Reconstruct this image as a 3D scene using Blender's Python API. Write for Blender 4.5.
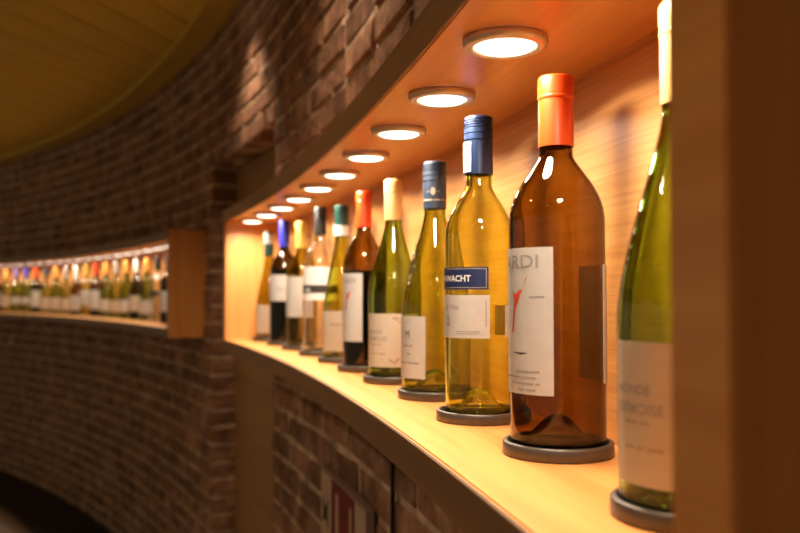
import bpy, bmesh, math, random
from math import sin, cos, pi, radians, hypot, atan2
from mathutils import Vector, Matrix

S = bpy.context.scene
COL = S.collection
for _o in list(bpy.data.objects):
    bpy.data.objects.remove(_o)

# ------------------------------------------------------------------ camera
EYE = 1.30                                   # eye height above the floor
cam = bpy.data.cameras.new('camera')
cam.sensor_width = 36.0
cam.lens = 36.9
cam.clip_start = 0.02
cam.dof.use_dof = True
cam.dof.focus_distance = 0.74
cam.dof.aperture_fstop = 5.6
cam.dof.aperture_blades = 0
camo = bpy.data.objects.new('camera', cam)
camo.location = (0, 0, EYE)
camo.rotation_euler = (pi/2 + 0.0335, 0, 0)
COL.objects.link(camo)
S.camera = camo

# ------------------------------------------------------------------ world, exposure
W = bpy.data.worlds.new('dim_room')
W.use_nodes = True
W.node_tree.nodes['Background'].inputs[0].default_value = (1.0, 0.72, 0.42, 1)
W.node_tree.nodes['Background'].inputs[1].default_value = 0.26
S.world = W
S.view_settings.view_transform = 'Standard'
S.view_settings.look = 'None'
S.view_settings.gamma = 1.0
S.view_settings.exposure = 0.0
S.view_settings.use_curve_mapping = False
S.cycles.max_bounces = 20
S.cycles.transmission_bounces = 20
S.cycles.glossy_bounces = 6
S.cycles.diffuse_bounces = 4
S.cycles.blur_glossy = 1.0
S.cycles.sample_clamp_indirect = 3.0
S.cycles.use_denoising = True

PUCK_W = 1.14          # power of one niche spotlight
DOWN_W = 20.0           # power of one ceiling downlight beside the wall
FILL_W = 22.0          # power of an added, unseen fill lamp over the open floor

# ------------------------------------------------------------------ the round room
CX, CY, RB = -9.976, -1.5454, 10.348         # centre of the room; radius of the bottle row
RW = 10.350                                  # brick face
RF, RFF = 10.246, 10.214                     # fronts of the near and the far niche
RK = 10.412                                  # back panel face inside the niches
SH, TOP = -0.131, 0.208                      # shelf top and niche ceiling, from eye height
TH = 0.035                                   # board thickness
CEIL, FLOOR = 0.975, -EYE
NEAR = (0.1819, 0.3905)                      # inside of the near niche (angles)
FAR = (0.4730, 0.930)                        # inside of the far niche
TP = 0.0039                                  # end panel thickness as an angle
JN, JF, LINTEL = 0.3737, 0.4585, 0.469       # opening in the brickwork
COURSE, BED0 = 0.064, -0.235
random.seed(7)

def P(r, t, h=0.0):
    return (CX + r*cos(t), CY + r*sin(t), EYE + h)

# ------------------------------------------------------------------ helpers
def new_obj(name, me, parent=None, mats=(), smooth=False):
    o = bpy.data.objects.new(name, me)
    COL.objects.link(o)
    if parent is not None:
        o.parent = parent
    for m in mats:
        if m.name not in [x.name for x in me.materials if x]:
            me.materials.append(m)
    if smooth:
        for p in me.polygons:
            p.use_smooth = True
    return o

def mesh(name, vs, fs):
    me = bpy.data.meshes.new(name)
    me.from_pydata(vs, [], fs)
    me.update()
    return me

def tag(o, label=None, cat=None, group=None, kind=None):
    if label: o['label'] = label
    if cat: o['category'] = cat
    if group: o['group'] = group
    if kind: o['kind'] = kind
    return o

def empty(name, loc, rz=0.0):
    o = bpy.data.objects.new(name, None)
    o.empty_display_size = 0.02
    o.location = loc
    o.rotation_euler = (0, 0, rz)
    COL.objects.link(o)
    return o

def sharp(me, ang=35):
    bm = bmesh.new(); bm.from_mesh(me)
    for e in bm.edges:
        if len(e.link_faces) == 2:
            e.smooth = e.calc_face_angle(0) < radians(ang)
    for f in bm.faces: f.smooth = True
    bm.to_mesh(me); bm.free()

def arc_slab(name, r0, r1, t0, t1, h0, h1, n=None, bevel=0.0):
    """solid curved board between two radii, two angles and two heights; UV runs along the arc"""
    if n is None: n = max(1, int(abs(t1-t0)*RB/0.05))
    vs, fs = [], []
    for i in range(n+1):
        t = t0 + (t1-t0)*i/n
        vs += [P(r0, t, h0), P(r1, t, h0), P(r1, t, h1), P(r0, t, h1)]
    for i in range(n):
        a, b = 4*i, 4*(i+1)
        for k in range(4):
            k2 = (k+1) % 4
            fs.append((a+k, b+k, b+k2, a+k2))
    fs += [(0, 1, 2, 3), (4*n+3, 4*n+2, 4*n+1, 4*n)]
    me = mesh(name, vs, fs)
    bm = bmesh.new(); bm.from_mesh(me)
    bmesh.ops.recalc_face_normals(bm, faces=bm.faces)
    if bevel:
        es = [e for e in bm.edges if len(e.link_faces) == 2 and e.calc_face_angle(0) > 0.7]
        bmesh.ops.bevel(bm, geom=es, offset=bevel, segments=2, affect='EDGES')
    uv = bm.loops.layers.uv.new('UVMap')
    for f in bm.faces:
        nrm = f.normal
        for l in f.loops:
            x, y, z = l.vert.co
            r = hypot(x-CX, y-CY); t = atan2(y-CY, x-CX)
            rad = abs(nrm.x*cos(t) + nrm.y*sin(t)); up = abs(nrm.z)
            if up > 0.7: l[uv].uv = (t*RB, r)
            elif rad > 0.6: l[uv].uv = (t*RB, z)
            else: l[uv].uv = (z, r)
    bm.to_mesh(me); bm.free()
    return me

def box_mesh(name, x0, x1, y0, y1, z0, z1, bevel=0.0):
    bm = bmesh.new()
    bmesh.ops.create_cube(bm, size=1.0)
    for v in bm.verts:
        v.co = Vector(((x0+x1)/2 + v.co.x*(x1-x0), (y0+y1)/2 + v.co.y*(y1-y0), (z0+z1)/2 + v.co.z*(z1-z0)))
    if bevel:
        bmesh.ops.bevel(bm, geom=list(bm.edges), offset=bevel, segments=1, affect='EDGES')
    me = bpy.data.meshes.new(name); bm.to_mesh(me); bm.free()
    return me

def lathe(name, prof, n=40, cap_ends=True):
    """revolve (radius, z) points; a point with radius 0 becomes a pole"""
    vs, fs, rows = [], [], []
    for r, z in prof:
        if r <= 1e-7:
            rows.append([len(vs)]); vs.append((0, 0, z))
        else:
            rows.append(list(range(len(vs), len(vs)+n)))
            vs += [(r*cos(2*pi*k/n), r*sin(2*pi*k/n), z) for k in range(n)]
    for a, b in zip(rows, rows[1:]):
        for k in range(n):
            k2 = (k+1) % n
            if len(a) == 1 and len(b) == 1: continue
            if len(a) == 1: fs.append((a[0], b[k2], b[k]))
            elif len(b) == 1: fs.append((a[k], a[k2], b[0]))
            else: fs.append((a[k], a[k2], b[k2], b[k]))
    me = mesh(name, vs, fs)
    bm = bmesh.new(); bm.from_mesh(me)
    bmesh.ops.recalc_face_normals(bm, faces=bm.faces)
    bm.to_mesh(me); bm.free()
    return me

# ------------------------------------------------------------------ materials
def nodes_of(name):
    m = bpy.data.materials.new(name); m.use_nodes = True
    nt = m.node_tree
    return m, nt, nt.nodes['Principled BSDF'], nt.links

def ramp(nt, stops):
    r = nt.nodes.new('ShaderNodeValToRGB')
    el = r.color_ramp.elements
    while len(el) < len(stops): el.new(0.5)
    for e, (p, c) in zip(el, stops):
        e.position = p; e.color = (*c, 1)
    return r

def plain(name, col, rough=0.5, metal=0.0, grain=0.06, scale=60):
    m, nt, b, L = nodes_of(name)
    tc = nt.nodes.new('ShaderNodeTexCoord')
    nz = nt.nodes.new('ShaderNodeTexNoise'); nz.inputs['Scale'].default_value = scale
    L.new(tc.outputs['Object'], nz.inputs['Vector'])
    r = ramp(nt, [(0.3, tuple(c*(1-grain) for c in col)), (0.7, tuple(min(1, c*(1+grain)) for c in col))])
    L.new(nz.outputs['Fac'], r.inputs['Fac']); L.new(r.outputs['Color'], b.inputs['Base Color'])
    b.inputs['Roughness'].default_value = rough
    b.inputs['Metallic'].default_value = metal
    return m

def wood(name, c0, c1, c2, rough=0.38, along=3.0, across=70.0, coord='UV', bump=0.05, rot=0.0):
    m, nt, b, L = nodes_of(name)
    tc = nt.nodes.new('ShaderNodeTexCoord')
    mp = nt.nodes.new('ShaderNodeMapping')
    mp.inputs['Rotation'].default_value = (0, 0, rot)
    mp2 = nt.nodes.new('ShaderNodeMapping')
    mp2.inputs['Scale'].default_value = (along, across, across)
    L.new(tc.outputs[coord], mp.inputs['Vector']); L.new(mp.outputs['Vector'], mp2.inputs['Vector'])
    n1 = nt.nodes.new('ShaderNodeTexNoise'); n1.inputs['Scale'].default_value = 1.0
    n1.inputs['Detail'].default_value = 6; n1.inputs['Distortion'].default_value = 0.4
    L.new(mp2.outputs['Vector'], n1.inputs['Vector'])
    mp3 = nt.nodes.new('ShaderNodeMapping')
    mp3.inputs['Scale'].default_value = (along*0.25, across*0.16, across*0.16)
    L.new(mp.outputs['Vector'], mp3.inputs['Vector'])
    n2 = nt.nodes.new('ShaderNodeTexNoise'); n2.inputs['Scale'].default_value = 1.0
    n2.inputs['Detail'].default_value = 3
    L.new(mp3.outputs['Vector'], n2.inputs['Vector'])
    mx = nt.nodes.new('ShaderNodeMath'); mx.operation = 'MULTIPLY_ADD'
    mx.inputs[1].default_value = 0.55
    L.new(n2.outputs['Fac'], mx.inputs[0])
    ad = nt.nodes.new('ShaderNodeMath'); ad.operation = 'MULTIPLY'; ad.inputs[1].default_value = 0.45
    L.new(n1.outputs['Fac'], ad.inputs[0]); L.new(ad.outputs[0], mx.inputs[2])
    r = ramp(nt, [(0.36, c0), (0.5, c1), (0.64, c2)])
    L.new(mx.outputs[0], r.inputs['Fac']); L.new(r.outputs['Color'], b.inputs['Base Color'])
    b.inputs['Roughness'].default_value = rough
    bp = nt.nodes.new('ShaderNodeBump'); bp.inputs['Strength'].default_value = bump
    bp.inputs['Distance'].default_value = 0.002
    L.new(n1.outputs['Fac'], bp.inputs['Height']); L.new(bp.outputs['Normal'], b.inputs['Normal'])
    return m

def glass(name, trans, ior=1.5, wall=0.006):
    """bottle glass; trans is the colour of light after two walls, absorbed inside the glass itself"""
    m = bpy.data.materials.new(name); m.use_nodes = True
    nt = m.node_tree; nt.nodes.clear()
    out = nt.nodes.new('ShaderNodeOutputMaterial')
    g = nt.nodes.new('ShaderNodeBsdfGlass')
    g.inputs['Color'].default_value = (1, 1, 1, 1)
    g.inputs['IOR'].default_value = ior
    g.inputs['Roughness'].default_value = 0.0
    nt.links.new(g.outputs[0], out.inputs['Surface'])
    sig = [-math.log(c)/wall for c in trans]
    d = max(sig)
    if d > 0:
        va = nt.nodes.new('ShaderNodeVolumeAbsorption')
        va.inputs['Density'].default_value = d
        va.inputs['Color'].default_value = (*[1-x/d for x in sig], 1)
        nt.links.new(va.outputs[0], out.inputs['Volume'])
    return m

def emitter(name, col, strength):
    m, nt, b, L = nodes_of(name)
    b.inputs['Base Color'].default_value = (*col, 1)
    b.inputs['Emission Color'].default_value = (*col, 1)
    b.inputs['Emission Strength'].default_value = strength
    return m

def brick_mat():
    m, nt, b, L = nodes_of('brick_clay')
    geo = nt.nodes.new('ShaderNodeNewGeometry')
    tc = nt.nodes.new('ShaderNodeTexCoord')
    oi = nt.nodes.new('ShaderNodeObjectInfo')
    vm = nt.nodes.new('ShaderNodeVectorMath'); vm.operation = 'ADD'
    sc = nt.nodes.new('ShaderNodeVectorMath'); sc.operation = 'SCALE'; sc.inputs['Scale'].default_value = 1.0
    L.new(geo.outputs['Position'], sc.inputs[0])
    big = nt.nodes.new('ShaderNodeTexNoise'); big.inputs['Scale'].default_value = 9.0; big.inputs['Detail'].default_value = 4
    fine = nt.nodes.new('ShaderNodeTexNoise'); fine.inputs['Scale'].default_value = 70.0; fine.inputs['Detail'].default_value = 6
    L.new(sc.outputs[0], big.inputs['Vector']); L.new(sc.outputs[0], fine.inputs['Vector'])
    big.inputs['Roughness'].default_value = 0.7
    r = ramp(nt, [(0.33, (0.10, 0.05, 0.028)), (0.5, (0.25, 0.13, 0.075)), (0.66, (0.42, 0.25, 0.16))])
    L.new(big.outputs['Fac'], r.inputs['Fac'])
    sm = ramp(nt, [(0.58, (0, 0, 0)), (0.72, (1, 1, 1))])          # lime smeared over the faces
    L.new(fine.outputs['Fac'], sm.inputs['Fac'])
    mix = nt.nodes.new('ShaderNodeMixRGB'); mix.inputs['Color2'].default_value = (0.34, 0.25, 0.19, 1)
    ml = nt.nodes.new('ShaderNodeMath'); ml.operation = 'MULTIPLY'; ml.inputs[1].default_value = 0.35
    L.new(sm.outputs['Color'], ml.inputs[0]); L.new(ml.outputs[0], mix.inputs['Fac'])
    L.new(r.outputs['Color'], mix.inputs['Color1'])
    hs = nt.nodes.new('ShaderNodeHueSaturation')
    mr = nt.nodes.new('ShaderNodeMapRange')
    mr.inputs['To Min'].default_value = 0.75; mr.inputs['To Max'].default_value = 1.25
    L.new(oi.outputs['Random'], mr.inputs['Value']); L.new(mr.outputs[0], hs.inputs['Value'])
    L.new(mix.outputs['Color'], hs.inputs['Color'])
    L.new(hs.outputs['Color'], b.inputs['Base Color'])
    b.inputs['Roughness'].default_value = 0.85
    bp = nt.nodes.new('ShaderNodeBump'); bp.inputs['Strength'].default_value = 0.7; bp.inputs['Distance'].default_value = 0.008
    ad = nt.nodes.new('ShaderNodeMath'); ad.operation = 'MULTIPLY_ADD'; ad.inputs[1].default_value = 0.4
    mid = nt.nodes.new('ShaderNodeTexNoise'); mid.inputs['Scale'].default_value = 25.0; mid.inputs['Detail'].default_value = 4
    L.new(sc.outputs[0], mid.inputs['Vector'])
    L.new(fine.outputs['Fac'], ad.inputs[0]); L.new(mid.outputs['Fac'], ad.inputs[2])
    L.new(ad.outputs[0], bp.inputs['Height']); L.new(bp.outputs['Normal'], b.inputs['Normal'])
    return m

M = {}
M['wood'] = wood('cherry_veneer', (0.65, 0.275, 0.072), (0.73, 0.335, 0.095), (0.80, 0.39, 0.12), rough=0.34)
M['wood_back'] = wood('cherry_veneer_back', (0.58, 0.245, 0.06), (0.73, 0.34, 0.095), (0.83, 0.42, 0.13), rough=0.42, along=5, across=230)
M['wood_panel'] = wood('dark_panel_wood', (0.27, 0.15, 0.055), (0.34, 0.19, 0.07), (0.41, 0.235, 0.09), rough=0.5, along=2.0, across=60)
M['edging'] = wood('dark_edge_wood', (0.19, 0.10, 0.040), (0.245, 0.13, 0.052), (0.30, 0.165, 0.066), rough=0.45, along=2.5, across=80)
M['board'] = wood('ceiling_pine', (0.76, 0.60, 0.09), (0.83, 0.67, 0.105), (0.90, 0.73, 0.13), rough=0.6, along=1.5, across=30, coord='Object')
M['ceil_trim'] = wood('ceiling_trim_wood', (0.60, 0.45, 0.09), (0.66, 0.50, 0.10), (0.72, 0.55, 0.12), rough=0.6, along=2, across=30)
M['brick'] = brick_mat()
M['mortar'] = plain('lime_mortar', (0.50, 0.375, 0.275), 0.95, grain=0.5, scale=16)
M['dark_gap'] = plain('dark_groove', (0.05, 0.03, 0.015), 0.9)
M['floor'] = plain('brown_floor', (0.30, 0.19, 0.10), 0.55, grain=0.2, scale=8)
M['border'] = plain('black_floor_border', (0.012, 0.011, 0.010), 0.6)
M['steel'] = plain('brushed_nickel', (0.70, 0.61, 0.50), 0.36, 0.6, 0.04)
M['coaster'] = plain('bronze_grey_metal', (0.12, 0.098, 0.08), 0.42, 0.7, 0.08)
M['pad'] = plain('black_rubber', (0.02, 0.018, 0.016), 0.7)
M['lens'] = emitter('lit_lens', (1.0, 0.88, 0.70), 5.0)
def paper(name, col, thin=0.3):
    m, nt, b, L = nodes_of(name)
    tc = nt.nodes.new('ShaderNodeTexCoord')
    nz = nt.nodes.new('ShaderNodeTexNoise'); nz.inputs['Scale'].default_value = 90
    L.new(tc.outputs['Object'], nz.inputs['Vector'])
    r = ramp(nt, [(0.3, tuple(c*0.97 for c in col)), (0.7, tuple(c*1.03 for c in col))])
    L.new(nz.outputs['Fac'], r.inputs['Fac']); L.new(r.outputs['Color'], b.inputs['Base Color'])
    b.inputs['Roughness'].default_value = 0.6
    tr = nt.nodes.new('ShaderNodeBsdfTranslucent'); L.new(r.outputs['Color'], tr.inputs['Color'])
    mx = nt.nodes.new('ShaderNodeMixShader'); mx.inputs[0].default_value = thin
    out = nt.nodes['Material Output']
    L.new(b.outputs[0], mx.inputs[1]); L.new(tr.outputs[0], mx.inputs[2]); L.new(mx.outputs[0], out.inputs['Surface'])
    return m
M['paper'] = paper('label_paper', (0.72, 0.68, 0.63))
M['thin_paper'] = paper('thin_back_paper', (0.78, 0.72, 0.63), 0.6)
M['cream'] = paper('cream_paper', (0.70, 0.60, 0.47))
M['navy'] = plain('navy_print', (0.012, 0.022, 0.085), 0.45, grain=0.03)
M['ink'] = plain('black_ink', (0.03, 0.028, 0.025), 0.6)
M['ink_grey'] = plain('grey_ink', (0.34, 0.31, 0.28), 0.6)
M['ink_red'] = plain('red_ink', (0.62, 0.06, 0.02), 0.5)
M['ink_gold'] = plain('tan_ink', (0.42, 0.33, 0.22), 0.6)
M['white_ink'] = plain('white_ink', (0.82, 0.80, 0.76), 0.5)
M['sign_red'] = plain('sign_red', (0.16, 0.008, 0.005), 0.5)
M['sign_white'] = plain('sign_white', (0.50, 0.38, 0.30), 0.5)
M['sign_back'] = plain('sign_board', (0.30, 0.22, 0.17), 0.5)
M['cable'] = plain('black_cable', (0.015, 0.013, 0.012), 0.6)
M['red_foil'] = plain('red_orange_foil', (0.60, 0.052, 0.004), 0.36, 0.0, 0.04)
M['cream_foil'] = plain('cream_foil', (0.62, 0.37, 0.13), 0.35, 0.0, 0.03)
M['gold_foil'] = plain('yellow_foil', (0.62, 0.42, 0.08), 0.35, 0.1, 0.03)
M['blue_cap'] = plain('navy_screw_cap', (0.012, 0.026, 0.08), 0.33, 0.1, 0.04)
M['slate_cap'] = plain('slate_blue_screw_cap', (0.018, 0.030, 0.055), 0.5, 0.0, 0.04)
M['bright_blue'] = plain('royal_blue_foil', (0.03, 0.035, 0.42), 0.35, 0.2, 0.04)
M['black_foil'] = plain('black_foil', (0.025, 0.024, 0.024), 0.35, 0.2, 0.04)
M['teal_cap'] = plain('teal_screw_cap', (0.010, 0.05, 0.04), 0.35, 0.1, 0.05)
M['silver_foil'] = plain('silver_foil', (0.55, 0.52, 0.48), 0.35, 0.6, 0.05)
M['violet_foil'] = plain('violet_foil', (0.20, 0.15, 0.40), 0.4, 0.2, 0.05)
M['orange_foil'] = plain('orange_foil', (0.85, 0.36, 0.08), 0.35, 0.15, 0.05)
M['white_foil'] = plain('white_foil', (0.80, 0.77, 0.72), 0.4, 0.05, 0.03)
# bottle glass and what is in it
M['g_amber'] = glass('amber_glass', (0.20, 0.095, 0.011))
M['g_gold'] = glass('pale_olive_glass', (0.72, 0.71, 0.11))
M['g_green'] = glass('green_glass', (0.25, 0.39, 0.03))
M['g_olive'] = glass('olive_glass', (0.50, 0.54, 0.05))
M['g_deep'] = glass('deep_olive_glass', (0.36, 0.33, 0.025))
M['g_dark'] = glass('dark_glass', (0.05, 0.045, 0.015))
M['g_clear'] = glass('clear_glass', (0.97, 0.97, 0.95))
M['w_dark'] = plain('red_wine', (0.012, 0.004, 0.003), 0.05)

# ------------------------------------------------------------------ brick wall
wall_pieces = []
def body(t0, t1, h0, h1, r0=RW+0.001):
    wall_pieces.append((t0, t1, h0, h1, r0))
NB = (NEAR[0]-TP, NEAR[1]+TP, SH-TH, TOP+TH)          # outer block of each niche
FB = (FAR[0]-TP, FAR[1]+TP, SH-TH, TOP+TH)
T0, T1 = -0.12, 1.08
RBK = 10.62
body(T0, NB[0], FLOOR, CEIL)
body(NB[0], JN, FLOOR, NB[2]); body(NB[0], JN, NB[2], NB[3], 10.45); body(NB[0], JN, NB[3], CEIL)
body(JN, JF+0.0006, LINTEL+0.006, CEIL); body(JN, JF, FLOOR, LINTEL, 10.475)
body(JF+0.0006, FB[0], FLOOR, CEIL)
body(FB[0], FB[1], FLOOR, FB[2]); body(FB[0], FB[1], FB[2], FB[3], 10.45); body(FB[0], FB[1], FB[3], CEIL)
body(FB[1], T1, FLOOR, CEIL)
vs, fs = [], []
for (a, b_, h0, h1, r0) in wall_pieces:
    me = arc_slab('tmp', r0, RBK, a, b_, h0, h1, n=max(1, int((b_-a)*10.35/0.12)))
    k = len(vs)
    vs += [tuple(v.co) for v in me.vertices]; fs += [tuple(i+k for i in p.vertices) for p in me.polygons]
    bpy.data.meshes.remove(me)
wall = new_obj('wall_right', mesh('wall_right', vs, fs), None, [M['mortar']])
tag(wall, 'curved rough brown brick wall of the cellar', None, None, 'structure')
# bricks
def brick_mesh(name, lx, lz, dep, seed):
    rng = random.Random(seed)
    bm = bmesh.new()
    bmesh.ops.create_cube(bm, size=1.0)
    for v in bm.verts:
        v.co = Vector((v.co.x*lx, v.co.y*dep, v.co.z*lz))
    bmesh.ops.bevel(bm, geom=list(bm.edges), offset=0.0045, segments=1, affect='EDGES')
    for v in bm.verts:
        v.co += Vector((rng.uniform(-1, 1)*0.0028, rng.uniform(-1, 1)*0.0022, rng.uniform(-1, 1)*0.0018))
    bmesh.ops.triangulate(bm, faces=bm.faces)
    me = bpy.data.meshes.new(name); bm.to_mesh(me); bm.free()
    me.materials.append(M['brick'])
    return me
LS, LH, JT, DEP = 0.208, 0.098, 0.012, 0.10
BM_S = [brick_mesh('brick_stretcher', LS, COURSE-JT, DEP, 10+i) for i in range(6)]
BM_H = [brick_mesh('brick_header', LH, COURSE-JT, DEP, 50+i) for i in range(4)]
placed = []           # (s_mid, h_mid, length, height, is_header, seed)
def lay(t0, t1, h0, h1):
    """fill a patch of wall, course by course"""
    k0 = math.floor((h0-BED0)/COURSE); k1 = math.ceil((h1-BED0)/COURSE)
    for k in range(k0, k1):
        lo, hi = max(BED0+k*COURSE+JT/2, h0+0.002), min(BED0+(k+1)*COURSE-JT/2, h1-0.002)
        if hi-lo < 0.018: continue
        rng = random.Random(k*131 + int(t0*1000))
        s, end = t0*RW + 0.002, t1*RW - 0.002
        first = True
        while s < end - 0.03:
            head = (k % 2 == 1 and first) or (not first and rng.random() < 0.22)
            ln = (LH if head else LS) * rng.uniform(0.96, 1.03)
            if end - (s+ln) < 0.06: ln = end - s
            ln = min(ln, end - s)
            placed.append((s+ln/2, (lo+hi)/2, ln, hi-lo, ln < 0.15, rng.random()))
            s += ln + JT; first = False
lay(-0.02, NB[0], FLOOR, CEIL)
lay(NB[0], JN, FLOOR, NB[2]); lay(NB[0], JN, NB[3], CEIL)
lay(JN, JF, LINTEL, CEIL)
lay(JF, FB[0], FLOOR, CEIL)
lay(FB[0], FB[1], FLOOR, FB[2]); lay(FB[0], FB[1], FB[3], CEIL)
lay(FB[1], 0.97, FLOOR, CEIL)
def hidden(s, h):
    t = s/RW; p = Vector(P(RW, t, h)) - Vector((0, 0, EYE))
    for i in range(1, 60):
        q = p*(i/60.0)
        r = hypot(q.x-CX, q.y-CY); a = atan2(q.y-CY, q.x-CX)
        for (a0, a1, z0, z1) in (NB, FB):
            if RF <= r < RW-0.002 and a0 < a < a1 and z0 < q.z < z1: return True
    return False
def shown(b):
    s, h, ln, ht, _, _ = b
    pts = []
    for ds, dh in ((-.5, -.5), (.5, -.5), (.5, .5), (-.5, .5)):
        x, y, z = P(RW, (s+ds*ln)/RW, h+dh*ht)
        if y < 0.1: return 0
        pts.append((400+820*x/y, 294-820*(z-EYE)/y))
    cx_, cy_ = sum(p[0] for p in pts)/4, sum(p[1] for p in pts)/4
    if not (-5 < cx_ < 670 and -8 < cy_ < 541) or hidden(s, h): return 0
    return abs(sum(pts[i][0]*pts[(i+1) % 4][1]-pts[(i+1) % 4][0]*pts[i][1] for i in range(4)))/2
order = sorted(range(len(placed)), key=lambda i: -shown(placed[i]))
big = set(i for i in order[:300] if shown(placed[i]) > 0)
rest_v, rest_f = [], []
for i, (s, h, ln, ht, head, sd) in enumerate(placed):
    rng = random.Random(sd)
    me = (BM_H if head else BM_S)[rng.randrange(4 if head else 6)]
    t = s/RW
    loc = P(RW + DEP/2 - 0.0035 + rng.uniform(-0.003, 0.0025), t, h)
    mat = Matrix.Translation(loc) @ Matrix.Rotation(t + pi/2 + rng.uniform(-0.015, 0.015), 4, 'Z') @ Matrix.Rotation(rng.uniform(-0.012, 0.012), 4, 'Y') \
        @ Matrix.Diagonal((ln/(LH if head else LS), 1, ht/(COURSE-JT), 1))
    if i in big:
        o = bpy.data.objects.new('brick', me); COL.objects.link(o)
        o.parent = wall; o.matrix_local = mat
    else:
        k = len(rest_v)
        rest_v += [tuple(mat @ v.co) for v in me.vertices]
        rest_f += [tuple(j+k for j in p.vertices) for p in me.polygons]
rb = new_obj('brick_courses', mesh('brick_courses', rest_v, rest_f), wall, [M['brick']])
tag(rb, kind='stuff')

# wooden panel closing the opening behind the brick jamb
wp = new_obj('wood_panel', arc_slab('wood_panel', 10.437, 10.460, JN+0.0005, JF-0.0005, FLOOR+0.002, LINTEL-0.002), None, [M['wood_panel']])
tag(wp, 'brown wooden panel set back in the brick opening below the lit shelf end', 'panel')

# ------------------------------------------------------------------ ceiling and floor
cl = new_obj('ceiling', arc_slab('ceiling', 5.0, 10.9, -0.3, 1.15, CEIL+0.022, CEIL+0.06, n=24), None, [M['dark_gap']])
tag(cl, 'low ceiling of wooden boards', kind='structure')
ang = radians(16.0)
d = Vector((sin(ang), cos(ang), 0)); nrm = Vector((cos(ang), -sin(ang), 0))
bw = 0.1735
bmesh_board = box_mesh('ceiling_board', -4.6, 4.6, -bw/2+0.0045, bw/2-0.0045, 0, 0.02, 0.004)
bmesh_board.materials.append(M['board'])
for k in range(-17, 22):
    o = bpy.data.objects.new('ceiling_board', bmesh_board); COL.objects.link(o)
    n0 = -1.547 - bw*(k+0.5)
    c = nrm*n0 + d*3.9
    o.parent = cl
    o.location = (c.x, c.y, EYE+CEIL)
    o.rotation_euler = (0, 0, pi/2-ang)
ct = new_obj('ceiling_trim', arc_slab('ceiling_trim', 10.245, 10.345, -0.12, 1.08, CEIL-0.016, CEIL), cl, [M['ceil_trim']])
fl = new_obj('floor', arc_slab('floor', 5.0, 10.9, -0.3, 1.15, FLOOR-0.05, FLOOR, n=24), None, [M['floor']])
tag(fl, 'dark brown cellar floor', kind='structure')
bd = new_obj('trim_1', arc_slab('trim_1', 10.01, 10.344, -0.12, 1.08, FLOOR, FLOOR+0.018), None, [M['border']])
tag(bd, 'black strip on the floor along the brick wall', kind='structure')

# downlights in the ceiling above the wall (just out of the picture), then two added fill lamps
def downlight(t, r, watts, cone, label):
    x, y, z = P(r, t, CEIL)
    e = empty('ceiling_downlight', (x, y, z))
    tag(e, label, 'downlight', 'ceiling downlights')
    ring = new_obj('bezel', lathe('bezel', [(0.030, -0.001), (0.040, -0.001), (0.040, -0.005), (0.034, -0.008), (0.030, -0.006), (0.030, -0.001)], 28), e, [M['steel']], True)
    lens = new_obj('lens', lathe('lens', [(0, -0.001), (0.0295, -0.001), (0.0295, -0.004), (0, -0.004)], 24), e, [M['lens']])
    ld = bpy.data.lights.new('downlight_lamp', 'SPOT')
    ld.energy = watts; ld.color = (1.0, 0.68, 0.44); ld.spot_size = radians(cone); ld.spot_blend = 0.8; ld.shadow_soft_size = 0.02
    lo = bpy.data.objects.new('lamp', ld); COL.objects.link(lo); lo.parent = e; lo.location = (0, 0, -0.03)
downlight(0.300, 10.19, DOWN_W, 100, 'small round ceiling downlight grazing the bricks above the middle of the near niche')
downlight(0.402, 10.19, DOWN_W, 92, 'small round ceiling downlight grazing the bricks above the brick opening')
downlight(0.235, 9.0, FILL_W, 160, 'small round fill light added over the open floor opposite the amber bottle')  # unseen fill lamp, added to brighten the wall under the shelf
downlight(0.09, 9.2, FILL_W*0.4, 160, 'small round fill light added over the open floor before the near niche end panel')  # second added fill lamp, weaker, for the near end

# ------------------------------------------------------------------ the niches
def niche(name, a, label, RF):
    t0, t1 = a
    tm = (t0+t1)/2
    e = empty(name, (0, 0, 0))
    tag(e, label, 'display niche', 'lit wooden wall niches')
    new_obj('shelf_board', arc_slab('shelf_board', RF, 10.435, t0, t1, SH-TH, SH, bevel=0.0012), e, [M['wood']])
    new_obj('top_board', arc_slab('top_board', RF, 10.435, t0, t1, TOP, TOP+TH, bevel=0.0012), e, [M['wood']])
    new_obj('back_panel', arc_slab('back_panel', RK, 10.434, t0, t1, SH, TOP), e, [M['wood_back']])
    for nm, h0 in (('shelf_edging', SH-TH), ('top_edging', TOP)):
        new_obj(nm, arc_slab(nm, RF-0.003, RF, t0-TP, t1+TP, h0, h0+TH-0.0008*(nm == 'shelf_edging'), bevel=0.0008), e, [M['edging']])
    new_obj('corner_bead', arc_slab('corner_bead', RK-0.0025, RK, t0, t1, TOP-0.0025, TOP), e, [M['wood']])
    for p0, p1 in ((t0-TP, t0), (t1, t1+TP)):
        new_obj('end_panel', arc_slab('end_panel', RF, 10.435, p0, p1, SH-TH, TOP+TH, n=1, bevel=0.0012), e, [M['wood']])
    return e
niche('display_niche', NEAR, 'curved wooden wall niche holding eleven large wine bottles on coasters', RF)
niche('display_niche', FAR, 'distant curved wooden wall niche packed with many small bottles', RFF)

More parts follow.
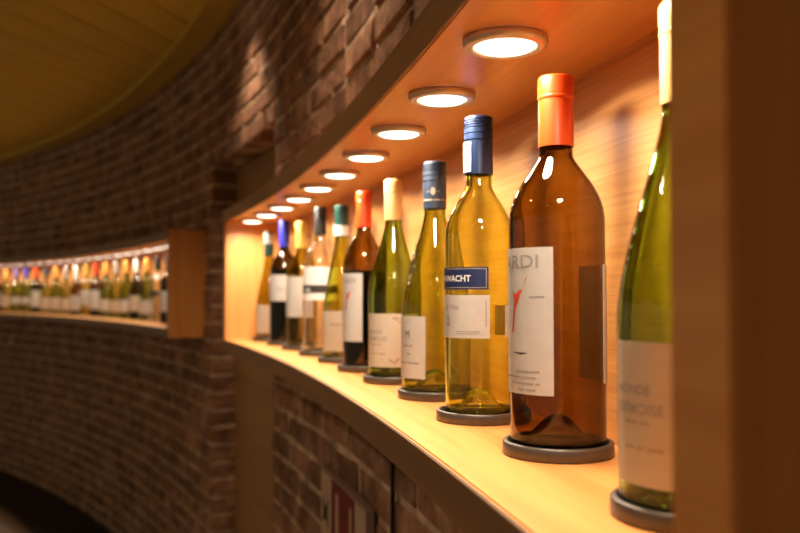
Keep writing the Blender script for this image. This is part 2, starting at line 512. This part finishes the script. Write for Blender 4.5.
# spotlights under the top boards
ring_me = lathe('bezel', [(0.0255, -0.001), (0.0350, -0.0002), (0.0350, -0.0045), (0.0335, -0.0070), (0.0300, -0.0080), (0.0265, -0.0075), (0.0255, -0.0060), (0.0255, -0.001)], 36)
ring_me.materials.append(M['steel'])
for p in ring_me.polygons: p.use_smooth = True
lens_me = lathe('lens', [(0, -0.0008), (0.0252, -0.0008), (0.0252, -0.0060), (0.0225, -0.0080), (0.015, -0.0090), (0, -0.0094)], 32)
lens_me.materials.append(M['lens'])
def puck(t, r, label, group, power):
    x, y, z = P(r, t, TOP)
    e = empty('puck_light', (x, y, z))
    tag(e, label, 'spotlight', group)
    for nm, me in (('bezel', ring_me), ('lens', lens_me)):
        o = bpy.data.objects.new(nm, me); COL.objects.link(o); o.parent = e
    ld = bpy.data.lights.new('puck_lamp', 'AREA')
    ld.shape = 'DISK'; ld.size = 0.046; ld.energy = power; ld.color = (1.0, 0.85, 0.67); ld.spread = radians(156)
    lo = bpy.data.objects.new('lamp', ld); COL.objects.link(lo); lo.parent = e; lo.location = (0, 0, -0.0098)
FAR_T0, FAR_DT, FAR_N = 0.5093, 0.0179, 19
# ------------------------------------------------------------------ bottles
coaster_rim = lathe('rim', [(0.0405, 0.0040), (0.0405, 0.0095), (0.0415, 0.0108), (0.0440, 0.0108), (0.0452, 0.0096), (0.0454, 0.0010), (0.0446, 0.0), (0.0405, 0.0), (0.0405, 0.0040)], 56)
coaster_rim.materials.append(M['coaster']); sharp(coaster_rim, 50)
coaster_pad = lathe('pad', [(0, 0.0002), (0.0404, 0.0002), (0.0404, 0.0040), (0, 0.0040)], 48)
coaster_pad.materials.append(M['pad'])
def coaster(loc, label, scale=1.0):
    e = empty('bottle_coaster', loc)
    e.scale = (scale, scale, 1)
    tag(e, label, 'coaster', 'metal coasters under the bottles')
    for nm, me in (('rim', coaster_rim), ('pad', coaster_pad)):
        o = bpy.data.objects.new(nm, me); COL.objects.link(o); o.parent = e
    return e

def radius_fn(R, rn, hs, hn, p, q):
    def f(z):
        if z <= hs: return R
        if z >= hn: return rn
        t = (z-hs)/(hn-hs)
        return rn + (R-rn)*(1-t**p)**q
    return f

def body_profile(R, rn, hs, hn, H, p, q, punt, off=0.0):
    """outline of the bottle, or of its inside when off is the wall thickness"""
    f = radius_fn(R, rn, hs, hn, p, q)
    R2 = R - off
    z0 = off*1.3
    pr = [(0, punt+z0)]
    for k in range(1, 8):                                   # dome pushed up into the base
        a = k/8.0
        pr.append((R2*0.72*a, z0+0.002 + (punt-0.002)*(1-a*a)**1.1))
    pr += [(R2*0.79, z0+0.0005), (R2*0.86, z0), (R2*0.93, z0+0.0012), (R2*0.98, z0+0.0045), (R2, z0+0.010)]
    pr += [(R2, z0+0.010 + (hs-0.012-z0)*k/4.0) for k in range(1, 4)]
    n = 24
    for k in range(n+1):
        z = hs + (hn-hs)*k/n
        pr.append((f(z)-off, z))
    pr.append((rn-off, H-0.004-off)); pr.append((rn-0.003-off, H-0.002-off)); pr.append((0, H-0.002-off))
    return pr

def shell(R, rn, hs, hn, H, p, q, punt, n, wall=0.003):
    """hollow glass bottle: outer and inner skin in one mesh"""
    o = lathe('o', body_profile(R, rn, hs, hn, H, p, q, punt), n)
    i = lathe('i', body_profile(R, rn, hs, hn, H, p, q, punt, wall), n)
    k = len(o.vertices)
    vs = [tuple(v.co) for v in o.vertices] + [tuple(v.co) for v in i.vertices]
    fs = [tuple(pp.vertices) for pp in o.polygons] + [tuple(x+k for x in reversed(pp.vertices)) for pp in i.polygons]
    bpy.data.meshes.remove(o); bpy.data.meshes.remove(i)
    return mesh('glass_body', vs, fs)

def wine_mesh(R, rn, hs, hn, fill, p, q, punt, n):
    """what fills the bottle, up to the height fill"""
    pr = body_profile(R, rn, hs, hn, hn+0.05, p, q, punt, 0.0033)
    pr = [a for a in pr if a[1] < fill]
    pr.append((radius_fn(R, rn, hs, hn, p, q)(fill)-0.0033, fill)); pr.append((0, fill))
    return lathe('wine', pr, n)

def cyl_patch(name, rf, a0, a1, z0, z1, thick=0.0005, n=26, lift=0.0003):
    """a thin paper label wrapped round the glass; rf gives the glass radius at a height"""
    vs, fs = [], []
    m = 4
    for j in range(m+1):
        z = z0 + (z1-z0)*j/m
        for i in range(n+1):
            a = a0 + (a1-a0)*i/n
            r = rf(z) + lift
            vs.append((r*cos(a), r*sin(a), z)); 
    off = len(vs)
    for j in range(m+1):
        z = z0 + (z1-z0)*j/m
        for i in range(n+1):
            a = a0 + (a1-a0)*i/n
            r = rf(z) + lift + thick
            vs.append((r*cos(a), r*sin(a), z))
    w = n+1
    for j in range(m):
        for i in range(n):
            q = j*w+i
            fs.append((q, q+w, q+w+1, q+1)); fs.append((off+q, off+q+1, off+q+w+1, off+q+w))
    for i in range(n):
        fs.append((i, i+1, off+i+1, off+i)); k = m*w+i; fs.append((k, off+k, off+k+1, k+1))
    for j in range(m):
        a, b = j*w, (j+1)*w; fs.append((a, off+a, off+b, b)); a, b = j*w+n, (j+1)*w+n; fs.append((a, b, off+b, off+a))
    me = mesh(name, vs, fs)
    for p in me.polygons: p.use_smooth = False
    sharp(me, 40)
    return me

_text_cache = {}
def text_points(s, size, bold=0.0):
    cu = bpy.data.curves.new('txt', 'FONT'); cu.body = s; cu.size = size; cu.offset = bold*size
    cu.resolution_u = 3
    o = bpy.data.objects.new('txt', cu); COL.objects.link(o)
    dg = bpy.context.evaluated_depsgraph_get(); dg.update()
    me = bpy.data.meshes.new_from_object(o.evaluated_get(dg))
    v = [tuple(x.co) for x in me.vertices]; f = [tuple(p.vertices) for p in me.polygons]
    bpy.data.objects.remove(o); bpy.data.curves.remove(cu); bpy.data.meshes.remove(me)
    return v, f

def wrap(name, vs, fs, rf, a0, z0, parent, m, lift=0.0011):
    """lay flat artwork (metres) on the glass so that x=0 is at angle a0"""
    out = []
    for x, y, _ in vs:
        z = z0+y; r = rf(z)+lift; a = a0 + x/r
        out.append((r*cos(a), r*sin(a), z))
    return new_obj(name, mesh(name, out, fs), parent, [m])

def lettering(s, size, rf, a_right, z, parent, m, bold=0.0, squeeze=1.0, left=None):
    """text whose right end (or left end) is at the given angle"""
    v, f = text_points(s, size, bold)
    if not v: return
    x1 = max(p[0] for p in v); x0 = min(p[0] for p in v)
    sh = x0 if left is not None else x1
    v = [((p[0]-sh)*squeeze, p[1], 0) for p in v]
    return wrap('lettering', v, f, rf, left if left is not None else a_right, z, parent, m)

def rects(name, rl, rf, a0, z0, parent, m):
    vs, fs = [], []
    for x0, x1, y0, y1 in rl:
        n = max(1, int((x1-x0)/0.003)); k = len(vs)
        for i in range(n+1):
            x = x0+(x1-x0)*i/n; vs += [(x, y0, 0), (x, y1, 0)]
        for i in range(n):
            fs.append((k+2*i, k+2*i+2, k+2*i+3, k+2*i+1))
    return wrap(name, vs, fs, rf, a0, z0, parent, m)

def small_print(words, size, rf, a_right, z, parent, m, left=None):
    """a line of print too small to read: one dash per word, its length in letters"""
    rl, x = [], 0.0
    for n in words:
        w = n*size*0.52
        rl.append((x, x+w, 0.0, size*0.42)); x += w + size*0.4
    sh = 0.0 if left is not None else x - size*0.4
    return rects('small_print', [(p-sh, q-sh, u, v) for p, q, u, v in rl], rf, left if left is not None else a_right, z, parent, m)

def capsule(parent, kind, m, rc, z0, z1):
    """foil capsule or ridged screw cap from z0 to the top z1"""
    Lh = z1-z0
    if kind == 'foil':
        lip = z1-0.018
        pr = [(rc*0.90, z0), (rc*0.965, z0), (rc*0.955, lip-0.0022), (rc*0.975, lip-0.0018), (rc*1.0, lip-0.0010), (rc*1.0, lip+0.0004), (rc*0.975, lip+0.0010),
              (rc*0.985, lip+0.0022), (rc*0.985, z1-0.0040), (rc*0.97, z1-0.0018), (rc*0.90, z1-0.0004), (rc*0.70, z1), (0, z1)]
        me = lathe('capsule', pr, 36)
    else:
        pr = [(rc*0.90, z0), (rc*0.985, z0), (rc*0.985, z1-0.0260), (rc*0.91, z1-0.0256), (rc*0.91, z1-0.0244), (rc, z1-0.0244)]
        pr += [(rc, z1-0.0190), (rc*0.94, z1-0.0186), (rc*0.94, z1-0.0176), (rc, z1-0.0172)]
        z = z1-0.0128
        for k in range(4):
            pr += [(rc, z), (rc*0.93, z+0.0005), (rc*0.93, z+0.0013), (rc, z+0.0018)]; z += 0.0026
        pr += [(rc, z1-0.0022), (rc*0.97, z1-0.0006), (rc*0.92, z1), (0, z1)]
        me = lathe('screw_cap', pr, 36)
    sharp(me, 30)
    return new_obj('capsule' if kind == 'foil' else 'screw_cap', me, parent, [m])

def z_in(t):    # forward distance of a bottle on the row
    return CY + RB*sin(t)

BASE = SH + 0.0047
def bottle(i, t, label, R, rc, kind, cap_m, top, capb, hn, hs, pq, g, w, punt=0.016, label_group='wine bottles in the near niche'):
    """heights are from eye level; returns the empty, the radius function and the local angle that faces the camera"""
    x, y, _ = P(RB+ROFF[i], t, 0)
    e = empty('wine_bottle', (x, y, EYE+BASE))
    tag(e, label, 'bottle', label_group)
    H = top - BASE; hcb = capb-BASE; hn -= BASE; hs -= BASE
    rn = rc*0.90
    p, q = pq
    new_obj('glass_body', shell(R, rn, hs, hn, H, p, q, punt, 56), e, [M[g]], True)
    if w:
        new_obj('wine', wine_mesh(R, rn, hs, hn, hs*w, p, q, punt, 48), e, [M['w_dark']], True)
    cp = capsule(e, kind, M[cap_m], rc, hcb, H)
    rf = radius_fn(R, rn, hs, hn, p, q)
    beta = atan2(-y, -x)
    return e, cp, rf, beta

def put_label(e, rf, beta, right_deg, half_deg, h0, h1, m, name='label', lift=0.0003):
    a1 = beta + radians(right_deg); a0 = a1 - 2*radians(half_deg)
    return new_obj(name, cyl_patch(name, rf, a0, a1, h0-BASE, h1-BASE, lift=lift), e, [M[m]]), a0, a1

def crest(e, rf, a, zc, w, h, g):
    """raised coat of arms cast into the shoulder"""
    bm = bmesh.new()
    rng = random.Random(5)
    spots = [(w*cos(2*pi*k/16), h*sin(2*pi*k/16), 0.0024) for k in range(16)]
    spots += [(rng.uniform(-.6, .6)*w, rng.uniform(-.7, .7)*h, rng.uniform(.0019, .0028)) for _ in range(16)]
    for x, y, s in spots:
        z = zc+y; r = rf(z)-0.0010; b = a + x/r
        bmesh.ops.create_icosphere(bm, subdivisions=2, radius=s, matrix=Matrix.Translation((r*cos(b), r*sin(b), z)))
    me = bpy.data.meshes.new('embossed_crest'); bm.to_mesh(me); bm.free()
    return tag(new_obj('embossed_crest', me, e, [M[g]], True), kind='stuff')
DT = 0.01815
TB = [0.2167 + DT*(k-1) for k in range(11)]        # angle of every bottle along the shelf
TB[0] -= 0.0008
ROFF = [0, 0, -.005, .002, -.004, -.004, 0, 0, 0, 0, 0]
ZB = [z_in(t) for t in TB]
def hv(i, v, dz=0.0):                               # height of a mark measured on bottle i
    return (294.0-v)*(ZB[i]-dz)/820.0

# 0 green bottle half behind the end panel
e, cp, rf, be = bottle(0, TB[0], 'green sloping bottle with cream capsule, half hidden by the end panel', 0.0402, 0.0143, 'foil', 'cream_foil',
                       hv(0, 0), hv(0, 103), hv(0, 112), hv(0, 318), (1.55, 1.35), 'g_green', None)
lb, a0, a1 = put_label(e, rf, be, 52, 62, hv(0, 488, 0.03), hv(0, 343, 0.03), 'cream')
aL = be - radians(60)
lettering('MONDE', 0.0075, rf, 0, hv(0, 396, .03)-BASE, lb, M['ink_grey'], 0.01, left=be-radians(66))
lettering('DEMOISE', 0.0088, rf, 0, hv(0, 416, .03)-BASE, lb, M['ink_grey'], 0.01, left=be-radians(66))
small_print((5, 3), 0.0042, rf, 0, hv(0, 426, .03)-BASE, lb, M['ink_gold'], left=be-radians(56))
small_print((3, 2, 4), 0.005, rf, 0, hv(0, 452, .03)-BASE, lb, M['ink_gold'], left=be-radians(56))
random.seed(3)
def flecks(lb, rf, be, zc, w, h, m, n=26, a0=-40, a1=40):
    """small printed leaves scattered in a loop round the lettering"""
    rl = []
    for k in range(n):
        a = -1.9 + 3.6*k/n
        x = w*cos(a)*random.uniform(.8, 1.08); y = h*sin(a)*random.uniform(.85, 1.05)
        s = random.uniform(.0009, .0022)
        rl.append((x-s, x+s, y-s*.8, y+s*.8))
    rects('printed_leaves', rl, rf, be, zc, lb, m)
flecks(lb, rf, be+radians(0), hv(0, 412, .03)-BASE, 0.020, 0.034, M['ink_gold'], 30)

# 1 amber bottle with red capsule
e, cp, rf, be = bottle(1, TB[1], 'large amber bottle with red-orange capsule and tall white label', 0.0392, 0.0152, 'foil', 'red_foil',
                       hv(1, 75.5), hv(1, 147), hv(1, 156), hv(1, 222), (2.1, 1.35), 'g_amber', None, 0.024)
lb, a0, a1 = put_label(e, rf, be, -4, 58, hv(1, 393, .02), hv(1, 248, .02), 'paper')
zt = lambda v: hv(1, v, .025)-BASE
lettering('ARDI', 0.0150, rf, be-radians(21), zt(268), lb, M['ink_grey'], 0.01, 1.3)
# red swoosh
sw_v = [(-0.024, -0.046, 0), (-0.020, -0.020, 0), (-0.0165, -0.0145, 0), (-0.004, -0.0005, 0), (-0.0135, -0.0185, 0), (-0.0185, -0.028, 0), (-0.0215, -0.046, 0),
        (-0.0235, -0.012, 0), (-0.0200, -0.0155, 0)]
wrap('red_swoosh', sw_v, [(0, 1, 2, 5, 6), (2, 3, 4, 5), (1, 7, 8, 2)], rf, be-radians(29), zt(275), lb, M['ink_red'])
rects('printed_line', [(-0.026, -0.0105, -0.0004, 0.0004), (-0.019, -0.014, -0.0009, 0.0004)], rf, be-radians(22), zt(353), lb, M['ink'])
small_print((7,), 0.0036, rf, be-radians(14), zt(298), lb, M['ink_grey'])
for k, s in enumerate(((13,), (2, 7, 12), (13, 2), (4, 5))):
    small_print(s, 0.0036, rf, be-radians(20+5*(k % 2)), zt(372+6*k), lb, M['ink_grey'])
put_label(e, rf, be, 150, 42, hv(1, 378, -.02), hv(1, 266, -.02), 'thin_paper', 'back_label')

# 2 pale golden bottle with navy screw cap
e, cp, rf, be = bottle(2, TB[2], 'golden wine bottle with navy screw cap and navy band label', 0.0358, 0.0153, 'screw', 'blue_cap',
                       hv(2, 117), hv(2, 175), hv(2, 186), hv(2, 236), (2.0, 1.45), 'g_gold', None, 0.026)
zt = lambda v: hv(2, v, .02)-BASE
bn, a0, a1 = put_label(e, rf, be, 15, 60, hv(2, 289.5, .02), hv(2, 267.5, .02), 'navy', 'band_label')
lettering('NWACHT', 0.0088, rf, be-radians(13), zt(281.5), bn, M['white_ink'], 0.02)
rects('printed_border', [(-0.05, 0.0, -0.0004, 0.0003), (-0.05, 0.0, 0.0186, 0.0193), (-0.0007, 0.0, 0.0, 0.019)], rf, be+radians(12), zt(287.6), bn, M['ink_grey'])
lb, a0, a1 = put_label(e, rf, be, 17, 62, hv(2, 337.5, .02), hv(2, 295, .02), 'paper')
lettering('La Vita', 0.0088, rf, be-radians(34), zt(309.5), lb, M['ink_grey'])
rects('printed_house', [(-0.0035, 0.0035, 0.0, 0.0012), (-0.003, -0.0016, 0.001, 0.0075), (0.0016, 0.003, 0.001, 0.0075), (-0.0022, 0.0022, 0.0072, 0.0092), (-0.001, 0.001, 0.009, 0.0115), (-0.0008, 0.0008, 0.001, 0.005)], rf, be-radians(60), zt(326), lb, M['ink_gold'])
rects('printed_line', [(-0.030, -0.004, -0.0003, 0.0003), (-0.030, -0.006, -0.0025, -0.0019)], rf, be+radians(8), zt(331), lb, M['ink_grey'])
rects('side_print', [(0, 0.0011, k*0.0024, k*0.0024+0.0016) for k in range(11)], rf, be+radians(10), zt(326), lb, M['ink_grey'])
put_label(e, rf, be, 150, 52, hv(2, 335, -.02), hv(2, 305, -.02), 'thin_paper', 'back_label')
rfc = lambda z: 0.0153
st = new_obj('tax_strip', cyl_patch('tax_strip', rfc, be-radians(88), be-radians(30), hv(2, 173)-BASE, hv(2, 143)-BASE), cp, [M['paper']])

# 3 bottle with an embossed crest and slate cap
e, cp, rf, be = bottle(3, TB[3], 'olive sloping bottle with slate-blue screw cap and embossed shoulder crest', 0.0423, 0.0152, 'screw', 'slate_cap',
                       hv(3, 162), hv(3, 209), hv(3, 214), hv(3, 312), (1.5, 1.3), 'g_olive', None, 0.028)
zt = lambda v: hv(3, v, .02)-BASE
lb, a0, a1 = put_label(e, rf, be, -16, 52, hv(3, 377.5, .02), hv(3, 316, .02), 'paper')
lettering('M', 0.0125, rf, be-radians(47), zt(337), lb, M['ink'])
for k, (s, v, q) in enumerate((((5, 3), 346, 40), ((3,), 354, 45), ((11, 9), 363, 27))):
    small_print(s, 0.0042, rf, be-radians(q), zt(v), lb, M['ink_grey'])
rfc = lambda z: 0.0152
rects('cap_emblem', [(-0.0028, 0.0028, 0.002, 0.007), (-0.0018, 0.0018, 0.0, 0.002), (-0.0022, -0.001, 0.007, 0.0092), (-0.0006, 0.0006, 0.007, 0.0098), (0.001, 0.0022, 0.007, 0.0092), (-0.0085, -0.004, 0.0042, 0.0048), (0.004, 0.0085, 0.0042, 0.0048)], rfc, be-radians(8), hv(3, 196)-BASE, cp, M['ink_gold'])
small_print((7, 4, 1, 1), 0.0040, rfc, be+radians(50), hv(3, 201.5)-BASE, cp, M['ink_gold'])

crest(e, rf, be-radians(80), hv(3, 268)-BASE, 0.014, 0.030, 'g_olive')

# 4 green bottle with cream capsule
e, cp, rf, be = bottle(4, TB[4], 'green sloping bottle with pale orange capsule and leaf-printed cream label', 0.0372, 0.0140, 'foil', 'cream_foil',
                       hv(4, 179.5), hv(4, 220.5), hv(4, 224), hv(4, 296), (1.5, 1.3), 'g_green', None, 0.022)
zt = lambda v: hv(4, v, .025)-BASE
lb, a0, a1 = put_label(e, rf, be, 56, 64, hv(4, 366.5, .025), hv(4, 313.5, .025), 'cream')
lettering('MONDE', 0.0078, rf, 0, zt(333.5), lb, M['ink_grey'], 0.01, left=be-radians(66))
lettering('DEMOISE', 0.0088, rf, 0, zt(340.5), lb, M['ink_grey'], 0.01, left=be-radians(66))
small_print((5, 3), 0.0045, rf, 0, zt(344.8), lb, M['ink_gold'], left=be-radians(60))
small_print((3, 2, 4), 0.0052, rf, 0, zt(354), lb, M['ink_gold'], left=be-radians(60))
flecks(lb, rf, be, zt(339), 0.019, 0.034, M['ink_gold'], 30)

# 5 amber bottle
e, cp, rf, be = bottle(5, TB[5], 'slim amber bottle with orange-red capsule and white label with red mark', 0.0355, 0.0140, 'foil', 'red_foil',
                       hv(5, 191.5), hv(5, 227.5), hv(5, 232), hv(5, 268), (2.1, 1.35), 'g_amber', 0.97, 0.02)
zt = lambda v: hv(5, v, .02)-BASE
lb, a0, a1 = put_label(e, rf, be, -4, 56, hv(5, 341, .02), hv(5, 273.5, .02), 'paper')
lettering('ARDI', 0.0115, rf, be-radians(24), zt(283), lb, M['ink_grey'], 0.02)
wrap('red_swoosh', [(x*.9, y*.9, z) for x, y, z in sw_v], [(0, 1, 2, 5, 6), (2, 3, 4, 5), (1, 7, 8, 2)], rf, be-radians(24), zt(286), lb, M['ink_red'])

# 6 yellow-green flute
e, cp, rf, be = bottle(6, TB[6], 'yellow-green flute bottle with teal and white screw cap', 0.0362, 0.0142, 'screw', 'teal_cap',
                       hv(6, 206), hv(6, 236.5), hv(6, 240), hv(6, 316), (1.45, 1.25), 'g_olive', None, 0.014)
lb, a0, a1 = put_label(e, rf, be, 42, 62, hv(6, 351, .02), hv(6, 311, .02), 'cream')
small_print((8,), 0.007, rf, be+radians(10), hv(6, 325, .02)-BASE, lb, M['ink_gold'])
new_obj('cap_band', cyl_patch('cap_band', lambda z: 0.0141, be-radians(170), be+radians(170), hv(6, 236)-BASE, hv(6, 226)-BASE), cp, [M['white_foil']])

# 7 clear bottle
e, cp, rf, be = bottle(7, TB[7], 'clear glass bottle with black capsule and white label with black band', 0.0372, 0.0140, 'foil', 'black_foil',
                       hv(7, 207), hv(7, 235), hv(7, 242), hv(7, 268), (2.0, 1.4), 'g_clear', None, 0.022)
lb, a0, a1 = put_label(e, rf, be, 62, 66, hv(7, 300, .02), hv(7, 267, .02), 'white_ink')
bb, _, _ = put_label(e, rf, be, 62, 66, hv(7, 293, .02), hv(7, 285, .02), 'ink', 'band_label', lift=0.001)
lettering('NEL', 0.010, lambda z: 0.0372+0.0008, be-radians(30), hv(7, 291.5, .02)-BASE, bb, M['white_ink'], 0.02)

# 8 olive bottle with yellow capsule
e, cp, rf, be = bottle(8, TB[8], 'olive bottle with yellow capsule and tall white label', 0.0350, 0.0140, 'foil', 'gold_foil',
                       hv(8, 222), hv(8, 248), hv(8, 252), hv(8, 276), (2.0, 1.4), 'g_deep', None, 0.018)
lb, a0, a1 = put_label(e, rf, be, 40, 60, hv(8, 317, .02), hv(8, 277, .02), 'paper')

# 9 dark bottle with blue capsule
e, cp, rf, be = bottle(9, TB[9], 'dark bottle with royal blue capsule and square white label', 0.0375, 0.0142, 'foil', 'bright_blue',
                       hv(9, 220.5), hv(9, 247), hv(9, 251), hv(9, 270), (2.1, 1.35), 'g_dark', 1.0, 0.018)
lb, a0, a1 = put_label(e, rf, be, 40, 62, hv(9, 301, .02), hv(9, 275, .02), 'paper')
rects('printed_line', [(-0.02, 0.01, 0, 0.0012), (-0.02, 0.006, 0.006, 0.008)], rf, be-radians(10), hv(9, 291, .02)-BASE, lb, M['ink_grey'])

# 10 olive flute beside the end panel
e, cp, rf, be = bottle(10, TB[10], 'slender olive bottle with teal and white cap beside the end panel', 0.0355, 0.0138, 'screw', 'teal_cap',
                       hv(10, 232), hv(10, 256), hv(10, 259), hv(10, 308), (1.45, 1.25), 'g_deep', None, 0.014)
lb, a0, a1 = put_label(e, rf, be, 34, 60, hv(10, 333, .02), hv(10, 305, .02), 'cream')
new_obj('cap_band', cyl_patch('cap_band', lambda z: 0.0137, be-radians(170), be+radians(170), hv(10, 244)-BASE, hv(10, 234)-BASE), cp, [M['silver_foil']])

names = ['green bottle half hidden by the end panel', 'large amber bottle with red-orange capsule', 'golden bottle with navy screw cap',
         'olive bottle with embossed crest', 'green bottle with leaf-printed label', 'slim amber bottle', 'yellow-green flute bottle',
         'clear glass bottle', 'olive bottle with yellow capsule', 'dark bottle with royal blue capsule', 'slender olive bottle beside the end panel']
for k in range(11):
    puck(0.1978 + 0.0183*k, RB-0.0465, 'round steel-rimmed spotlight directly above the ' + names[k], 'spotlights in the near niche', PUCK_W)
    x, y, z = P(RB+ROFF[k], TB[k], SH)
    coaster((x, y, z+0.0003), 'dark metal coaster under the ' + names[k], {0: 1.0, 3: 1.05}.get(k, 1.0))

# ------------------------------------------------------------------ bottles of the distant niche
BDX, BUR = (2.1, 1.35), (1.5, 1.3)
far_specs = [
    ('olive', BUR, 'silver_foil', 'g_olive', None, 'cream', (.30, .46), 'olive bottle with silver capsule, hidden end of the distant row'),
    ('dark', BDX, 'black_foil', 'g_dark', 0.9, 'paper', (.17, .47), 'dark bottle with black capsule beside the distant end panel'),
    ('clear', BDX, 'black_foil', 'g_clear', None, 'ink', (.40, .47), 'clear bottle with black band and black capsule in the distant niche'),
    ('green', BUR, 'orange_foil', 'g_green', None, 'paper', (.12, .33), 'distant green bottle with orange capsule right next to the clear bottle'),
    ('dark', BUR, 'white_foil', 'g_dark', 0.9, 'cream', (.14, .40), 'distant dark bottle with white capsule and tall cream label'),
    ('green', BUR, 'orange_foil', 'g_green', None, 'paper', (.12, .33), 'distant green bottle with orange capsule between white- and silver-topped bottles'),
    ('olive', BUR, 'silver_foil', 'g_olive', None, 'cream', (.12, .31), 'distant olive bottle with silver capsule and short cream label'),
    ('green', BUR, 'orange_foil', 'g_green', None, 'paper', (.12, .33), 'distant green bottle with orange capsule beside a red-topped amber bottle'),
    ('amber', BDX, 'red_foil', 'g_amber', 0.9, 'paper', (.14, .50), 'distant amber bottle with red capsule and tall white label'),
    ('clear', BDX, 'gold_foil', 'g_gold', None, 'paper', (.20, .50), 'distant pale golden bottle with yellow capsule and large white label'),
    ('dark', BUR, 'white_foil', 'g_amber', 0.9, 'paper', (.10, .40), 'distant dark amber bottle with long white capsule'),
    ('olive', BUR, 'silver_foil', 'g_olive', None, 'cream', (.10, .33), 'distant yellowish bottle with silver capsule beside the long white capsule'),
    ('green', BUR, 'orange_foil', 'g_green', None, 'cream', (.10, .35), 'distant green bottle with orange capsule and cream label'),
    ('olive', BUR, 'slate_cap', 'g_olive', None, 'cream', (.10, .35), 'distant olive bottle with slate grey cap'),
    ('dark', BDX, 'red_foil', 'g_dark', 0.9, 'paper', (.14, .50), 'distant dark bottle with red capsule beside a slate-capped bottle'),
    ('green', BDX, 'bright_blue', 'g_green', None, 'paper', (.20, .36), 'distant green bottle with royal blue capsule'),
    ('green', BDX, 'violet_foil', 'g_green', None, 'paper', (.20, .36), 'distant green bottle with violet capsule'),
    ('olive', BUR, 'orange_foil', 'g_olive', None, 'cream', (.12, .38), 'distant olive bottle with orange capsule and cream label'),
    ('dark', BDX, 'red_foil', 'g_dark', 0.9, 'paper', (.14, .50), 'distant dark bottle with red capsule beside an olive bottle'),
]
far_proto = {}
for k, (gl, pq, cap, g, w, lm, (l0, l1), text) in enumerate(far_specs):
    t = FAR_T0 + FAR_DT*k
    x, y, _ = P(RB, t)
    e = empty('wine_bottle', (x, y, EYE+SH+0.0005))
    tag(e, text, 'bottle', 'wine bottles in the distant niche')
    puck(t, RB-0.0465, 'tiny far-niche spotlight above the ' + ' '.join(text.replace(' in the distant niche', '').replace('distant ', '', 1).split()[:11]), 'spotlights in the distant niche', PUCK_W*0.45)
    H, R, rc = 0.305, 0.037, 0.0145
    hs, hn = (0.185, 0.222) if pq == BDX else (0.130, 0.232)
    key = (pq, g, w)
    if key not in far_proto:
        a = (R, rc*.9, hs, hn)
        gm = shell(*a, H, pq[0], pq[1], 0.018, 28); gm.materials.append(M[g])
        far_proto[key] = [('glass_body', gm)]
        if w:
            wm = wine_mesh(*a, hs*w, pq[0], pq[1], 0.018, 28); wm.materials.append(M['w_dark'])
            far_proto[key].append(('wine', wm))
        for _, me in far_proto[key]:
            for p in me.polygons: p.use_smooth = True
    for nm, me in far_proto[key]:
        o = bpy.data.objects.new(nm, me); COL.objects.link(o); o.parent = e
    capsule(e, 'screw' if cap == 'slate_cap' else 'foil', M[cap], rc, 0.24 if 'long' not in text else 0.215, H)
    rf = radius_fn(R, rc*.9, hs, hn, *pq)
    be = atan2(-y, -x)
    new_obj('label', cyl_patch('label', rf, be-radians(85), be+radians(35), H*l0, H*l1, n=16), e, [M[lm]])

# ------------------------------------------------------------------ fire-hose sign and cable on the wall under the shelf
def sq(t):
    return 0.2818 + (t-0.2855)*0.885
def plate(name, t0, t1, h0, h1, r0, r1, parent, m):
    t0, t1 = sq(t0), sq(t1)
    return new_obj(name, arc_slab(name, r0, r1, t0, t1, h0, h1, n=4), parent, [m])
sg = empty('wall_sign', P(RW-0.006, 0.304, -0.49))
tag(sg, 'red and white sign plate on the bricks under the shelf', 'sign')
def sub(name, t0, t1, h0, h1, r0, r1, m, parent=sg):
    o = plate(name, t0, t1, h0, h1, r0, r1, None, m)
    o.parent = parent
    o.matrix_parent_inverse = Matrix.Translation(-Vector(sg.location))
    return o
h0, h1 = -0.480, -0.347
sub('board', 0.2855, 0.3245, h0, h1, RW-0.020, RW-0.007, M['sign_back'])
rp = RW-0.0215
sub('white_panel', 0.3145, 0.3240, h0+.004, h1-.006, rp, RW-0.0201, M['sign_white'])
sub('red_panel', 0.2945, 0.3140, h0+.004, h1-.006, rp, RW-0.0201, M['sign_red'])
sub('white_panel', 0.2860, 0.2940, h0+.004, h1-.006, rp, RW-0.0201, M['sign_white'])
sub('hose_symbol', 0.3075, 0.3100, h0+.03, h1-.024, rp-.001, rp-.0001, M['sign_white'])
sub('hose_symbol', 0.2965, 0.2980, h0+.03, h1-.024, rp-.001, rp-.0001, M['sign_white'])
def poly_on_wall(name, pts, m):
    vs = [P(rp-.0008, sq(t), h) for t, h in pts] + [P(rp-.0001, sq(t), h) for t, h in pts]
    n = len(pts)
    fs = [tuple(range(n)), tuple(range(2*n-1, n-1, -1))] + [(i, i+n, (i+1) % n+n, (i+1) % n) for i in range(n)]
    o = new_obj(name, mesh(name, vs, fs), sg, [m]); o.matrix_parent_inverse = Matrix.Translation(-Vector(sg.location))
    return o
poly_on_wall('arrow_mark', [(0.3165, -0.395), (0.3195, -0.420), (0.3225, -0.400), (0.3215, -0.430), (0.3225, -0.452), (0.3190, -0.438), (0.3165, -0.455), (0.3175, -0.425)], M['ink'])

vs, fs = [], []
n = 8
for j in range(2):
    for k in range(n):
        a = 2*pi*k/n
        vs.append(P(RW-0.009+0.0035*cos(a), 0.2705+0.0035*sin(a)/RW, (-0.172, FLOOR+0.02)[j]))
fs = [(k, (k+1) % n, n+(k+1) % n, n+k) for k in range(n)] + [tuple(range(n)), tuple(range(2*n-1, n-1, -1))]
cb = new_obj('cable', mesh('cable', vs, fs), None, [M['cable']], True)
tag(cb, 'thin dark cable running down the bricks from the shelf', 'cable')
